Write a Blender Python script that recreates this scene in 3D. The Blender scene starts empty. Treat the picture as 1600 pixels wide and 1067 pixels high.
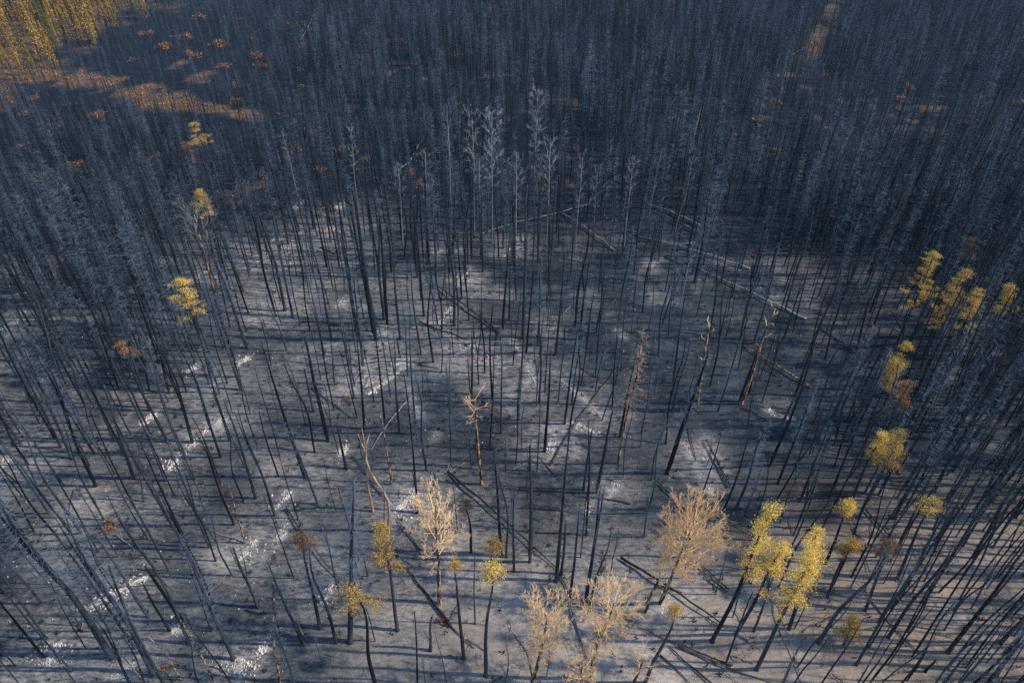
import bpy, math, random
import numpy as np
from mathutils import Vector, Quaternion, Matrix
R = math.radians
SC = bpy.context.scene
COL = SC.collection

# ------------------------------------------------------------------ camera, sky, sun, exposure
H = 50.0                      # drone height over the ground
PITCH = 37.3                  # degrees below the horizon
FPX = 1067.0                  # focal length in pixels of the 1600 wide frame
CX, CY = 795.0, 533.5
cam = bpy.data.cameras.new('camera'); cam.sensor_width = 36.0; cam.lens = 24.0
cam.clip_end = 20000; cam.clip_start = 0.5
camo = bpy.data.objects.new('camera', cam); COL.objects.link(camo)
camo.location = (0, 0, H); camo.rotation_euler = (R(90 - PITCH), 0, 0)
cam.shift_x = (800 - CX) / 1600.0
SC.camera = camo

SUN_EL = 43.0
SH = Vector((-1.0, 0.04, 0)).normalized()          # where shadows fall
wd = bpy.data.worlds.new('World'); SC.world = wd; wd.use_nodes = True
nt = wd.node_tree; bg = nt.nodes['Background']
sky = nt.nodes.new('ShaderNodeTexSky'); sky.sky_type = 'NISHITA'; sky.sun_disc = False
sky.sun_elevation = R(SUN_EL); sky.sun_rotation = R(92); sky.air_density = 1.2; sky.dust_density = 0.1; sky.ozone_density = 3.0
nt.links.new(sky.outputs[0], bg.inputs[0]); bg.inputs[1].default_value = 0.15
sl = bpy.data.lights.new('sun', 'SUN'); sl.energy = 4.2; sl.angle = R(1.0); sl.color = (1.0, 0.82, 0.60)
so = bpy.data.objects.new('sun', sl); COL.objects.link(so)
sd = Vector((SH.x * math.cos(R(SUN_EL)), SH.y * math.cos(R(SUN_EL)), -math.sin(R(SUN_EL))))
so.rotation_mode = 'QUATERNION'; so.rotation_quaternion = sd.to_track_quat('-Z', 'Y'); so.location = (60, 60, 80)
SC.view_settings.view_transform = 'Standard'; SC.view_settings.look = 'None'
SC.view_settings.exposure = 0.52; SC.view_settings.gamma = 1.0
SC.cycles.max_bounces = 4; SC.cycles.diffuse_bounces = 2; SC.cycles.glossy_bounces = 1
SC.cycles.transmission_bounces = 2; SC.cycles.use_denoising = False

# ------------------------------------------------------------------ pixel -> place
_p = R(PITCH)
FW = Vector((0, math.cos(_p), -math.sin(_p))); UP = Vector((0, math.sin(_p), math.cos(_p))); RT = Vector((1, 0, 0))
def ray(x, y):
    return (FW + RT * ((x - CX) / FPX) + UP * ((CY - y) / FPX)).normalized()
def project(v):
    d = Vector(v) - Vector((0, 0, H)); z = d.dot(FW)
    return CX + FPX * d.dot(RT) / z, CY - FPX * d.dot(UP) / z
def gz(x, y):
    return 0.22 * math.sin(x * .11 + 1) * math.cos(y * .09) + 0.1 * math.sin(x * .37 + y * .21) + 0.05 * math.sin(x * .9 - y * 1.1)
def ground(x, y):
    d = ray(x, y); t = -H / d.z; p = Vector((0, 0, H)) + d * t
    p.z = gz(p.x, p.y); return p
def base_top(bx, by, tx, ty):
    """foot on the ground and tip of a tree whose foot and tip show at these pixels"""
    b = ground(bx, by); d = ray(tx, ty); o = Vector((0, 0, H))
    dh = Vector((d.x, d.y)); k = (Vector((b.x, b.y))).dot(dh) / dh.dot(dh)
    t = o + d * k
    off = Vector((t.x - b.x, t.y - b.y)); h = t.z - b.z
    lim = 0.16 * h
    if off.length > lim: off *= lim / off.length
    return b, Vector((b.x + off.x, b.y + off.y, t.z))

# ------------------------------------------------------------------ noise on arrays
def _hash(ix, iy, s):
    n = (ix.astype(np.int64) * 374761393 + iy.astype(np.int64) * 668265263 + s * 974711) & 0x7fffffff
    n = ((n ^ (n >> 13)) * 1274126177) & 0x7fffffff
    return ((n ^ (n >> 16)) & 0xffff) / 65535.0
def vnoise(x, y, sc, s=0):
    x = np.asarray(x) / sc; y = np.asarray(y) / sc
    ix = np.floor(x); iy = np.floor(y); fx = x - ix; fy = y - iy
    fx = fx * fx * (3 - 2 * fx); fy = fy * fy * (3 - 2 * fy)
    a = _hash(ix, iy, s); b = _hash(ix + 1, iy, s); c = _hash(ix, iy + 1, s); d = _hash(ix + 1, iy + 1, s)
    return (a * (1 - fx) + b * fx) * (1 - fy) + (c * (1 - fx) + d * fx) * fy
def fbm(x, y, sc, s=0, o=4):
    v = 0; a = .5
    for k in range(o): v = v + a * vnoise(x, y, sc / 2 ** k, s + k * 7); a *= .5
    return v / (1 - .5 ** o)

# ------------------------------------------------------------------ materials
def mat(name, build):
    m = bpy.data.materials.new(name); m.use_nodes = True
    n = m.node_tree; b = n.nodes['Principled BSDF']
    b.inputs['Roughness'].default_value = .85
    b.inputs['Specular IOR Level'].default_value = .25
    build(n, b); return m
def N(n, t, **kw):
    o = n.nodes.new(t)
    for k, v in kw.items():
        if k in o.inputs: o.inputs[k].default_value = v
        else: setattr(o, k, v)
    return o
def ramp(n, stops, fac):
    r = n.nodes.new('ShaderNodeValToRGB'); e = r.color_ramp.elements
    while len(e) < len(stops): e.new(.5)
    for q, (p, c) in zip(e, stops): q.position = p; q.color = (*c, 1)
    n.links.new(fac, r.inputs[0]); return r.outputs[0]
def mix(n, fac, a, b, mode='MIX'):
    m = n.nodes.new('ShaderNodeMix'); m.data_type = 'RGBA'; m.blend_type = mode
    for s, v in ((m.inputs['Factor'], fac), (m.inputs['A'], a), (m.inputs['B'], b)):
        if isinstance(v, (int, float)): s.default_value = v
        elif isinstance(v, tuple): s.default_value = (*v, 1)
        else: n.links.new(v, s)
    return m.outputs['Result']
def noise(n, scale, detail=4, vec=None, rough=.6):
    o = N(n, 'ShaderNodeTexNoise', Scale=scale, Detail=detail, Roughness=rough)
    if vec is not None: n.links.new(vec, o.inputs['Vector'])
    return o.outputs[0]
def mapping(n, sc):
    tc = n.nodes.new('ShaderNodeTexCoord'); mp = n.nodes.new('ShaderNodeMapping'); mp.inputs['Scale'].default_value = sc
    n.links.new(tc.outputs['Object'], mp.inputs[0]); return mp.outputs[0]
def bark(dark, light, spread=.5, foot=0):
    def f(n, b):
        v = mapping(n, (3.5, 3.5, .45)); oi = n.nodes.new('ShaderNodeObjectInfo')
        a = N(n, 'ShaderNodeMath', operation='MULTIPLY_ADD'); n.links.new(oi.outputs['Random'], a.inputs[0]); a.inputs[1].default_value = spread; a.inputs[2].default_value = -spread / 2
        s = N(n, 'ShaderNodeMath', operation='ADD'); n.links.new(noise(n, 1.2, 5, v), s.inputs[0]); n.links.new(a.outputs[0], s.inputs[1])
        if foot:
            tc = n.nodes.new('ShaderNodeTexCoord'); sx = n.nodes.new('ShaderNodeSeparateXYZ'); n.links.new(tc.outputs['Object'], sx.inputs[0])
            fr = N(n, 'ShaderNodeMapRange'); n.links.new(sx.outputs['Z'], fr.inputs[0]); fr.inputs[1].default_value = 0; fr.inputs[2].default_value = 3.0; fr.inputs[3].default_value = foot; fr.inputs[4].default_value = 0
            s2 = N(n, 'ShaderNodeMath', operation='ADD'); n.links.new(s.outputs[0], s2.inputs[0]); n.links.new(fr.outputs[0], s2.inputs[1]); s = s2
        c = ramp(n, [(.34, dark), (.72, light)], s.outputs[0]); n.links.new(c, b.inputs['Base Color'])
        bm = N(n, 'ShaderNodeBump', Strength=.6, Distance=.03); n.links.new(noise(n, 9, 3, v), bm.inputs['Height']); n.links.new(bm.outputs[0], b.inputs['Normal'])
        b.inputs['Roughness'].default_value = .7
    return f
M = {}
M['char'] = mat('charred_bark', bark((.002, .004, .008), (.038, .052, .076), .5, .16))
M['twig'] = mat('charred_twig', bark((.004, .009, .021), (.082, .118, .174), 1.1))
M['ashbark'] = mat('ash_grey_bark', bark((.08, .094, .118), (.27, .29, .325), .3))
M['ashtwig'] = mat('ash_grey_twig', bark((.11, .127, .155), (.30, .325, .36), .35))
M['logdark'] = mat('charred_log', bark((.008, .01, .014), (.075, .08, .092), .4))
M['logpale'] = mat('weathered_log', bark((.10, .105, .115), (.34, .33, .33), .3))
M['logrust'] = mat('rusty_log', bark((.03, .022, .02), (.16, .10, .075), .2))
def tanpatch(n, b):
    v = mapping(n, (5, 5, 1.1))
    c = ramp(n, [(.40, (.012, .012, .015)), (.50, (.10, .06, .035)), (.56, (.46, .29, .15)), (.8, (.60, .40, .22))], noise(n, 1.0, 4, v))
    n.links.new(c, b.inputs['Base Color'])
M['tanpatch'] = mat('flaking_tan_bark', tanpatch)
M['tan'] = mat('dry_tan_bark', bark((.26, .16, .09), (.62, .44, .27), .15))
M['tantwig'] = mat('dry_tan_twig', bark((.60, .40, .22), (.95, .71, .43), .25))
def leaf(c1, c2, c3, tr=.35):
    def f(n, b):
        g = n.nodes.new('ShaderNodeNewGeometry')
        c = ramp(n, [(0, c1), (.5, c2), (1, c3)], g.outputs['Random Per Island'])
        n.links.new(c, b.inputs['Base Color']); b.inputs['Roughness'].default_value = .65
        t = n.nodes.new('ShaderNodeBsdfTranslucent'); n.links.new(c, t.inputs[0])
        ms = n.nodes.new('ShaderNodeMixShader'); ms.inputs[0].default_value = tr
        n.links.new(b.outputs[0], ms.inputs[1]); n.links.new(t.outputs[0], ms.inputs[2])
        n.links.new(ms.outputs[0], n.nodes['Material Output'].inputs['Surface'])
    return f
M['yellow'] = mat('scorched_yellow_needles', leaf((.46, .29, .045), (.92, .66, .14), (.99, .84, .30), .38))
M['olive'] = mat('olive_gold_needles', leaf((.34, .22, .04), (.60, .41, .09), (.74, .53, .15), .4))
M['gold'] = mat('scorched_gold_needles', leaf((.20, .13, .03), (.52, .36, .08), (.80, .60, .17), .4))
M['rustneedle'] = mat('rust_brown_needles', leaf((.25, .11, .03), (.42, .21, .06), (.55, .30, .10)))
M['brownneedle'] = mat('dull_brown_needles', leaf((.08, .055, .035), (.16, .105, .065), (.25, .16, .10)))
M['spruce'] = mat('golden_spruce_needles', leaf((.12, .08, .02), (.36, .24, .06), (.58, .40, .12), .3))
M['sprucegreen'] = mat('green_spruce_needles', leaf((.07, .075, .02), (.18, .15, .035), (.32, .24, .06), .3))
M['rustbrush'] = mat('rust_brush_leaves', leaf((.10, .05, .026), (.30, .155, .075), (.50, .29, .145), .3))
def ash(n, b):
    c = ramp(n, [(.25, (.32, .32, .325)), (.5, (.60, .595, .59)), (.7, (.84, .83, .82))], noise(n, 3, 5))
    n.links.new(c, b.inputs['Base Color'])
M['ash'] = mat('white_ash', ash)
def fleck(n, b):
    g = n.nodes.new('ShaderNodeNewGeometry')
    n.links.new(ramp(n, [(0, (.18, .18, .19)), (1, (.55, .54, .54))], g.outputs['Random Per Island']), b.inputs['Base Color'])
M['fleck'] = mat('pale_ash_flecks', fleck)
def gnd(n, b):
    tc = n.nodes.new('ShaderNodeTexCoord'); P = tc.outputs['Object']
    mp = n.nodes.new('ShaderNodeMapping'); mp.inputs['Rotation'].default_value = (0, 0, .35); mp.inputs['Scale'].default_value = (.55, 1.5, 1)
    n.links.new(P, mp.inputs[0]); PS = mp.outputs[0]
    big = noise(n, .10, 5, P, .6); fine = noise(n, 7.5, 6, PS, .8)
    m1 = noise(n, .45, 8, PS, .72); m2 = noise(n, 1.7, 6, PS, .75)
    ma = N(n, 'ShaderNodeMath', operation='ADD'); n.links.new(m1, ma.inputs[0]); n.links.new(m2, ma.inputs[1])
    mh = N(n, 'ShaderNodeMath', operation='MULTIPLY'); n.links.new(ma.outputs[0], mh.inputs[0]); mh.inputs[1].default_value = .5; mid = mh.outputs[0]
    c = ramp(n, [(.36, (.009, .014, .024)), (.5, (.038, .054, .075)), (.64, (.094, .119, .148))], mid)  # cool blue tint paints sky-lit shade into the ash-grey base
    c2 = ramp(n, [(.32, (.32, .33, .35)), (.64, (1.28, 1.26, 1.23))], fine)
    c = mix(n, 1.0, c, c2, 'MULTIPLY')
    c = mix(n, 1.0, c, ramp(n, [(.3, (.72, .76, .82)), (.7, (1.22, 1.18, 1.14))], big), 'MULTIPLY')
    def att(nm):
        a = n.nodes.new('ShaderNodeAttribute'); a.attribute_name = nm; return a.outputs['Fac']
    # dry tan ground; sunlit warmth is painted into its colour as well
    c = mix(n, att('sunlit_duff'), c, mix(n, mid, (.13, .112, .096), (.41, .36, .31)))
    # black char
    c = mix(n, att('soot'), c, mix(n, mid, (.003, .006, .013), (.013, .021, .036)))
    # pale ash, broken up by noise
    am = N(n, 'ShaderNodeMath', operation='MULTIPLY'); n.links.new(att('ash'), am.inputs[0])
    n.links.new(ramp(n, [(.36, (0, 0, 0)), (.70, (1, 1, 1))], noise(n, 2.2, 7, PS, .75)), am.inputs[1])
    c = mix(n, am.outputs[0], c, mix(n, fine, (.20, .205, .215), (.80, .79, .78)))
    # unburnt rust brown brush floor
    c = mix(n, att('brush'), c, mix(n, fine, (.06, .04, .026), (.30, .19, .115)))
    n.links.new(c, b.inputs['Base Color'])
    h = N(n, 'ShaderNodeMath', operation='MULTIPLY_ADD'); n.links.new(mid, h.inputs[0]); h.inputs[1].default_value = 2.2; n.links.new(fine, h.inputs[2])
    bm = N(n, 'ShaderNodeBump', Strength=.9, Distance=.14); n.links.new(h.outputs[0], bm.inputs['Height']); n.links.new(bm.outputs[0], b.inputs['Normal'])
    b.inputs['Roughness'].default_value = .95; b.inputs['Specular IOR Level'].default_value = .1
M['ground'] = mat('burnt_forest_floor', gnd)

# ------------------------------------------------------------------ mesh helpers
class MB:
    def __init__(s): s.v = []; s.f = []; s.m = []
    def tube(s, pts, rad, sides=6, mi=0, cap=True):
        b0 = len(s.v); n = len(pts)
        for i, p in enumerate(pts):
            a = pts[max(0, i - 1)]; b = pts[min(n - 1, i + 1)]
            t = (b - a).normalized()
            u = t.cross(Vector((1, 0, 0)) if abs(t.z) > .8 else Vector((0, 0, 1))).normalized(); w = t.cross(u)
            for k in range(sides):
                an = 2 * math.pi * k / sides
                s.v.append(tuple(p + (u * math.cos(an) + w * math.sin(an)) * rad[i]))
        for i in range(n - 1):
            for k in range(sides):
                k2 = (k + 1) % sides
                s.f.append((b0 + i * sides + k, b0 + i * sides + k2, b0 + (i + 1) * sides + k2, b0 + (i + 1) * sides + k)); s.m.append(mi)
        if cap:
            s.f.append(tuple(b0 + (n - 1) * sides + k for k in range(sides))); s.m.append(mi)
            s.f.append(tuple(b0 + k for k in reversed(range(sides)))); s.m.append(mi)
    def stick(s, a, b, r0, r1, mi=0):
        b0 = len(s.v); t = (b - a).normalized()
        u = t.cross(Vector((0, 0, 1)) if abs(t.z) < .9 else Vector((1, 0, 0))).normalized(); w = t.cross(u)
        for p, r in ((a, r0), (b, r1)):
            for k in range(3):
                an = 2.0944 * k; s.v.append(tuple(p + (u * math.cos(an) + w * math.sin(an)) * r))
        for k in range(3):
            k2 = (k + 1) % 3; s.f.append((b0 + k, b0 + k2, b0 + 3 + k2, b0 + 3 + k)); s.m.append(mi)
    def join(s, o, mi):
        b0 = len(s.v); s.v += o.v; s.f += [tuple(i + b0 for i in f) for f in o.f]; s.m += [mi] * len(o.f)
    def mesh(s, name, mats, smooth=True):
        me = bpy.data.meshes.new(name); me.from_pydata(s.v, [], s.f)
        for m in (mats if isinstance(mats, (list, tuple)) else [mats]): me.materials.append(m)
        me.polygons.foreach_set('material_index', s.m)
        if smooth: me.polygons.foreach_set('use_smooth', [True] * len(s.f))
        me.update(); return me
def quadmesh(name, c, size, m, rng, aspect=.45, droop=None):
    """a cloud of small leaf quads: centres c (n,3), sizes (n,)"""
    n = len(c); a = rng.normal(size=(n, 3)); a /= np.linalg.norm(a, axis=1)[:, None]
    if droop is not None: a = a * .55 + droop; a /= np.linalg.norm(a, axis=1)[:, None]
    b = np.cross(a, rng.normal(size=(n, 3))); b /= np.linalg.norm(b, axis=1)[:, None]
    s = np.asarray(size).reshape(-1, 1)
    v = np.stack([c - a * s, c + b * s * aspect, c + a * s, c - b * s * aspect], 1).reshape(-1, 3)
    me = bpy.data.meshes.new(name); me.vertices.add(4 * n); me.vertices.foreach_set('co', v.ravel())
    me.loops.add(4 * n); me.loops.foreach_set('vertex_index', np.arange(4 * n, dtype=np.int32))
    me.polygons.add(n); me.polygons.foreach_set('loop_start', np.arange(0, 4 * n, 4, dtype=np.int32))
    me.materials.append(m); me.update(calc_edges=True); return me
def link(name, me, parent=None):
    o = bpy.data.objects.new(name, me); COL.objects.link(o)
    if parent is not None: o.parent = parent
    return o
def empty(name, loc):
    o = bpy.data.objects.new(name, None); COL.objects.link(o); o.location = loc; o.empty_display_size = .3; return o
def tag(o, label=None, cat=None, group=None, kind=None):
    if label: o['label'] = label
    if cat: o['category'] = cat
    if group: o['group'] = group
    if kind: o['kind'] = kind
    return o
def pose(o, b, t, spin, h0, girth=1.0):
    d = t - b; h = d.length
    q = Vector((0, 0, 1)).rotation_difference(d) @ Quaternion((0, 0, 1), spin)
    o.location = b - Vector((0, 0, .12)); o.rotation_mode = 'QUATERNION'; o.rotation_quaternion = q
    o.scale = (h / h0 * girth, h / h0 * girth, h / h0)

# ------------------------------------------------------------------ tree builders (unit trees standing at the origin)
def wander(rnd, h, n, amp):
    ox = oy = 0; pts = []
    a1, a2, p1, p2 = rnd.uniform(-amp, amp), rnd.uniform(-amp, amp), rnd.uniform(1, 2.4), rnd.uniform(1, 2.4)
    for i in range(n):
        u = i / (n - 1)
        ox = a1 * math.sin(u * math.pi * p1) + rnd.uniform(-.03, .03) * (0 < i < n - 1); oy = a2 * math.sin(u * math.pi * p2) + rnd.uniform(-.03, .03) * (0 < i < n - 1)
        pts.append(Vector((ox * u, oy * u, h * u)))
    return pts
def at_height(pts, u):
    f = u * (len(pts) - 1); i = min(int(f), len(pts) - 2); return pts[i].lerp(pts[i + 1], f - i)
def trunk_mb(rnd, h, r0, amp, n=11, sides=7, tip=.014, p=.62):
    pts = wander(rnd, h, n, amp); mb = MB()
    rad = [r0 * (1 - i / (n - 1)) ** p + tip for i in range(n)]
    path = [pts[0], pts[0].lerp(pts[1], .25)] + pts[1:]; rr = [r0 * 1.55, r0 * 1.04] + rad[1:]
    mb.tube(path, rr, sides); return mb, pts
def conifer(seed, h, r0, nb, lo, blen, twigs, amp=.3, up=0.0, thick=.016):
    """charred conifer: bare trunk with whorls of fine dead branches"""
    rnd = random.Random(seed); snap = seed % 5 == 1; tm, pts = trunk_mb(rnd, h, r0, amp, tip=r0 * .5 if snap else .014, p=.8 if snap else .62); br = MB()
    if seed % 5 == 3:                        # a second leader
        u0 = rnd.uniform(.4, .6); a = rnd.uniform(0, 6.28); p0 = at_height(pts, u0); dd = Vector((math.cos(a), math.sin(a), 0)); n = 6
        tm.tube([p0 + dd * (.55 * (1 - (1 - i / n) ** 2)) + Vector((0, 0, (h * .97 - p0.z) * i / n)) for i in range(n + 1)], [r0 * .62 * (1 - i / n) ** .7 + .012 for i in range(n + 1)], 6)
    for i in range(nb):
        u = lo + (1 - lo) * rnd.random() ** .85; u = min(u, .985)
        p = at_height(pts, u); an = rnd.uniform(0, 6.283)
        L = blen * (.25 + .75 * min(1, (1 - u) / (1 - lo) * 1.6 + .12)) * rnd.uniform(.45, 1.1)
        d = Vector((math.cos(an), math.sin(an), up + rnd.uniform(-.35, .25))).normalized()
        m = p + d * L * .55 + Vector((0, 0, rnd.uniform(-.06, .06) * L)); e = m + (d + Vector((rnd.uniform(-.25, .25), rnd.uniform(-.25, .25), rnd.uniform(-.1, .45)))).normalized() * L * .45
        br.stick(p, m, thick, thick * .7); br.stick(m, e, thick * .7, thick * .35)
        for k in range(twigs):
            q = p.lerp(m, rnd.uniform(.35, 1)) if rnd.random() < .5 else m.lerp(e, rnd.random())
            td = (d * .6 + Vector((rnd.uniform(-1, 1), rnd.uniform(-1, 1), rnd.uniform(-.6, .6)))).normalized()
            br.stick(q, q + td * L * rnd.uniform(.18, .42), thick * .55, thick * .3)
    return tm, br
def deciduous(seed, h, r0, lo, nl, spread, up=.9, depth=3, thick=.035, amp=.35):
    """bare broad crowned tree: limbs fork upwards into fine twigs"""
    rnd = random.Random(seed); tm, pts = trunk_mb(rnd, h * .93, r0, amp, tip=.02); br = MB()
    def grow(p, d, L, r, k):
        m = p + d * L * .5 + Vector((rnd.uniform(-.06, .06), rnd.uniform(-.06, .06), rnd.uniform(-.03, .06))) * L; e = m + (d + Vector((rnd.uniform(-.3, .3), rnd.uniform(-.3, .3), rnd.uniform(0, .35)))).normalized() * L * .5
        br.stick(p, m, r, r * .8); br.stick(m, e, r * .8, r * .55)
        if k == 0: return
        for c in range(rnd.choice((3, 4, 4, 5))):
            q = p.lerp(m, rnd.uniform(.5, 1)) if rnd.random() < .35 else m.lerp(e, rnd.uniform(.2, 1))
            dd = (d + Vector((rnd.uniform(-.9, .9), rnd.uniform(-.9, .9), rnd.uniform(-.3, .7)))).normalized()
            grow(q, dd, L * rnd.uniform(.4, .66), max(r * .56, .0075), k - 1)
    for i in range(nl):
        u = lo + (1 - lo) * (i + rnd.random()) / nl; u = min(u, .99); p = at_height(pts, u); an = i * 2.4 + rnd.uniform(-.5, .5)
        w = math.sin(math.pi * min(1, .25 + .75 * (1 - (u - lo) / (1 - lo)))) * .5 + .5
        d = Vector((math.cos(an), math.sin(an), up * rnd.uniform(.4, 1.2) + (u - lo) / (1 - lo) * .5)).normalized()
        grow(p, d, spread * w * rnd.uniform(.7, 1.1), thick * (1.15 - .5 * u), depth)
    return tm, br

BIG = [conifer(10 + i, 18, .155, 150, .28, 1.3, 5, .55, thick=.0125) for i in range(5)]
FUZ = [conifer(30 + i, 14, .115, 135 - i * 9, .16 + i * .04, 1.0 + .09 * i, 5, .4, thick=.0165) for i in range(6)]
POL = [conifer(50 + i, 14, .078, 85, .32, .95, 4, .6, thick=.0105) for i in range(5)]
QOL = [conifer(90 + i, 14, .085, 30, .55, .8, 3, .6, thick=.0115) for i in range(5)]
ASP = [deciduous(70 + i, 20, .14, .45, 22, 1.45, up=.75, thick=.028) for i in range(4)]
KINDS = {'b': (BIG, 18.0), 'f': (FUZ, 14.0), 'p': (POL, 14.0), 'q': (QOL, 14.0), 'a': (ASP, 20.0)}
TM, BM, JM = {}, {}, {}
for k, (L, h0) in KINDS.items():
    a, b = ('ashbark', 'ashtwig') if k == 'a' else ('char', 'twig')
    TM[k] = [t.mesh('trunk', M[a]) for t, _ in L]; BM[k] = [c.mesh('branches', M[b], False) for _, c in L]
    JM[k] = []
    for t, c in L:
        j = MB(); j.join(t, 0); j.join(c, 1); JM[k].append(j.mesh('burnt_tree', [M[a], M[b]], False))

# ------------------------------------------------------------------ ground
def grid_axis(lo, hi, fine, lo2, hi2, coarse, far):
    a = list(np.arange(lo, hi, fine)); b = a[-1]; l = []; r = []
    x = lo
    while x > lo2: x -= coarse; l.append(x)
    s = coarse * 2
    while x > -far: x -= s; s *= 1.5; l.append(x)
    x = b
    while x < hi2: x += coarse; r.append(x)
    s = coarse * 2
    while x < far: x += s; s *= 1.5; r.append(x)
    return np.array(l[::-1] + a + r)
gx = grid_axis(-72, 72, .42, -215, 215, 1.7, 4000); gy = grid_axis(10, 112, .42, -20, 300, 1.7, 4000)
GX, GY = np.meshgrid(gx, gy); nx, ny = len(gx), len(gy)
GZ = .22 * np.sin(GX * .11 + 1) * np.cos(GY * .09) + .1 * np.sin(GX * .37 + GY * .21) + .05 * np.sin(GX * .9 - GY * 1.1)
near = (np.abs(GX) < 220) & (GY < 300)
GZ = GZ + np.where(near, (fbm(GX, GY, 3.0, 3) - .5) * .28, 0)
# where each vertex shows in the photograph's frame (used only to decide which ground lies where)
DZ = GY * math.cos(_p) - (GZ - H) * math.sin(_p); DZ = np.maximum(DZ, 1)
PX = CX + FPX * GX / DZ; PY = CY - FPX * (GY * math.sin(_p) + (GZ - H) * math.cos(_p)) / DZ
ns = (fbm(GX, GY, 14, 11) - .5) * 2; ns2 = (fbm(GX, GY, 5, 23) - .5) * 2
def smooth(a, b, x):
    t = np.clip((x - a) / (b - a), 0, 1); return t * t * (3 - 2 * t)
def brush_field(px, py, n1, n2):
    c = 100 + px * .22                       # the rust strip runs down to the right
    w = 19 + n1 * 7 - np.clip(px - 250, 0, 200) * .05
    strip = smooth(.1, .8, 1.15 - np.abs(py - c - n1 * 10) / w + n2 * 1.1 + n1 * .3) * (1 - smooth(330, 430, px + n1 * 40)) * .9
    live = smooth(165, 110, px * .62 + py + n1 * 40 + n2 * 45) * .7
    spots = smooth(.25, .55, n2) * smooth(-.1, .25, n1) * (1 - smooth(260, 330, py)) * .65
    spots = np.maximum(spots, smooth(-.3, .3, n2 + n1 * .4) * np.exp(-(((px - 1290 + (py - 40) * .55) / 13) ** 2)) * (1 - smooth(80, 110, py)) * .9)
    return np.clip(np.maximum(np.maximum(strip, live), spots), 0, 1)
brush = brush_field(PX, PY, ns, ns2)
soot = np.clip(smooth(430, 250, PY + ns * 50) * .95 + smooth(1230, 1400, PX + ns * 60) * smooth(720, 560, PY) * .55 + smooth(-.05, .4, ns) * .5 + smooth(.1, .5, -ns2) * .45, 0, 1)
sunlit_duff = np.clip(smooth(1050, 1350, PX + ns * 80) * smooth(680, 850, PY + ns * 60) * .85 + smooth(800, 980, PY + ns * 60) * smooth(450, 850, PX + ns * 80) * .8 + smooth(.15, .6, ns2) * smooth(600, 700, PY) * .3, 0, 1)  # tan ground low and right, where the sun's warmth is painted in
ASHSPOT = [  # px x, px y, radius m, strength: grounds powdered with pale ash
 (430, 400, 8, 1), (440, 470, 7, .9), (520, 360, 7, .9), (500, 430, 6, .7), (600, 440, 6, .6), (660, 470, 6, .6), (720, 435, 3, .9), (800, 385, 3.5, 1), (560, 480, 5, .5), (600, 520, 3, .8), (700, 390, 4, .6),
 (560, 590, 6, .6), (640, 780, 4.5, .9), (490, 740, 5, .6), (330, 610, 6, .7), (345, 660, 4, .9), (300, 690, 5, .6), (10, 720, 6, .9), (240, 790, 5, .5), (80, 1030, 6, .8), (190, 1045, 5, .7),
 (370, 1035, 3, .9), (200, 930, 4, .6), (390, 860, 4, .8), (500, 900, 5, .6), (540, 960, 6, .4), (680, 920, 5, .7), (660, 1000, 6, .5), (900, 1020, 9, .8), (950, 900, 6, .7), (1040, 930, 5, .8), (990, 1045, 6, .8),
 (860, 690, 3.5, .9), (830, 620, 3.5, .7), (1090, 720, 3, .7), (960, 760, 2.5, .7), (740, 540, 5, .7), (690, 500, 5, .6), (930, 660, 4, .5), (150, 700, 5, .4), (1500, 960, 4, .4), (1560, 890, 6, .4), (20, 505, 4, .8), (440, 600, 5, .5), (770, 570, 3, .7), (330, 430, 4, .8), (640, 440, 4, .5), (480, 560, 5, .6), (130, 780, 5, .5), (420, 830, 5, .6), (860, 960, 7, .5), (740, 800, 5, .5)]
ASHLINE = [(140, 950, 237, 900, .3, 130), (270, 992, 288, 978, .45, 60), (367, 1050, 378, 1030, .45, 60), (375, 878, 402, 845, .4, 60), (880, 598, 935, 646, .2, 70), (890, 658, 933, 679, .2, 45), (952, 778, 960, 752, .18, 40), (1068, 690, 1112, 772, .22, 80), (800, 533, 842, 610, .2, 60), (282, 712, 328, 664, .25, 80), (218, 664, 246, 644, .2, 40), (367, 574, 389, 557, .25, 40), (295, 440, 332, 420, .3, 40), (615, 800, 652, 768, .4, 90), (572, 605, 632, 562, .25, 90), (575, 615, 640, 570, .18, 70), (712, 448, 735, 420, .3, 50), (963, 518, 975, 528, .2, 25), (262, 735, 280, 715, .3, 40), (70, 1040, 95, 1005, .5, 70), (175, 1060, 215, 1040, .5, 60), (940, 900, 950, 925, .3, 50), (690, 520, 770, 572, .25, 70), (640, 610, 655, 650, .25, 40), (685, 505, 705, 480, .3, 40), (820, 570, 842, 612, .2, 40), (760, 555, 785, 575, .2, 30), (505, 945, 520, 915, .25, 30), (430, 800, 455, 770, .3, 40), (1200, 640, 1235, 655, .15, 20)]
ASHDOT = [(532, 324, .8, 120), (462, 326, .8, 70), (520, 357, .6, 60), (803, 386, .9, 130), (720, 434, .6, 60), (862, 694, .55, 80), (922, 786, .5, 60), (347, 657, .5, 60), (333, 604, .8, 70), (10, 715, 1.0, 90), (600, 521, .6, 50), (432, 376, .9, 60), (417, 402, .9, 60), (440, 420, .9, 70), (577, 585, .7, 60), (1018, 414, .5, 30), (682, 398, .8, 50), (300, 578, .5, 50), (535, 705, .5, 40), (740, 540, .5, 40), (1040, 925, .8, 60), (410, 1012, .5, 40), (535, 473, .9, 50), (440, 838, .6, 50), (20, 505, 1.0, 60), (1478, 957, .35, 30)]
ashf = np.zeros_like(GX)
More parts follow.
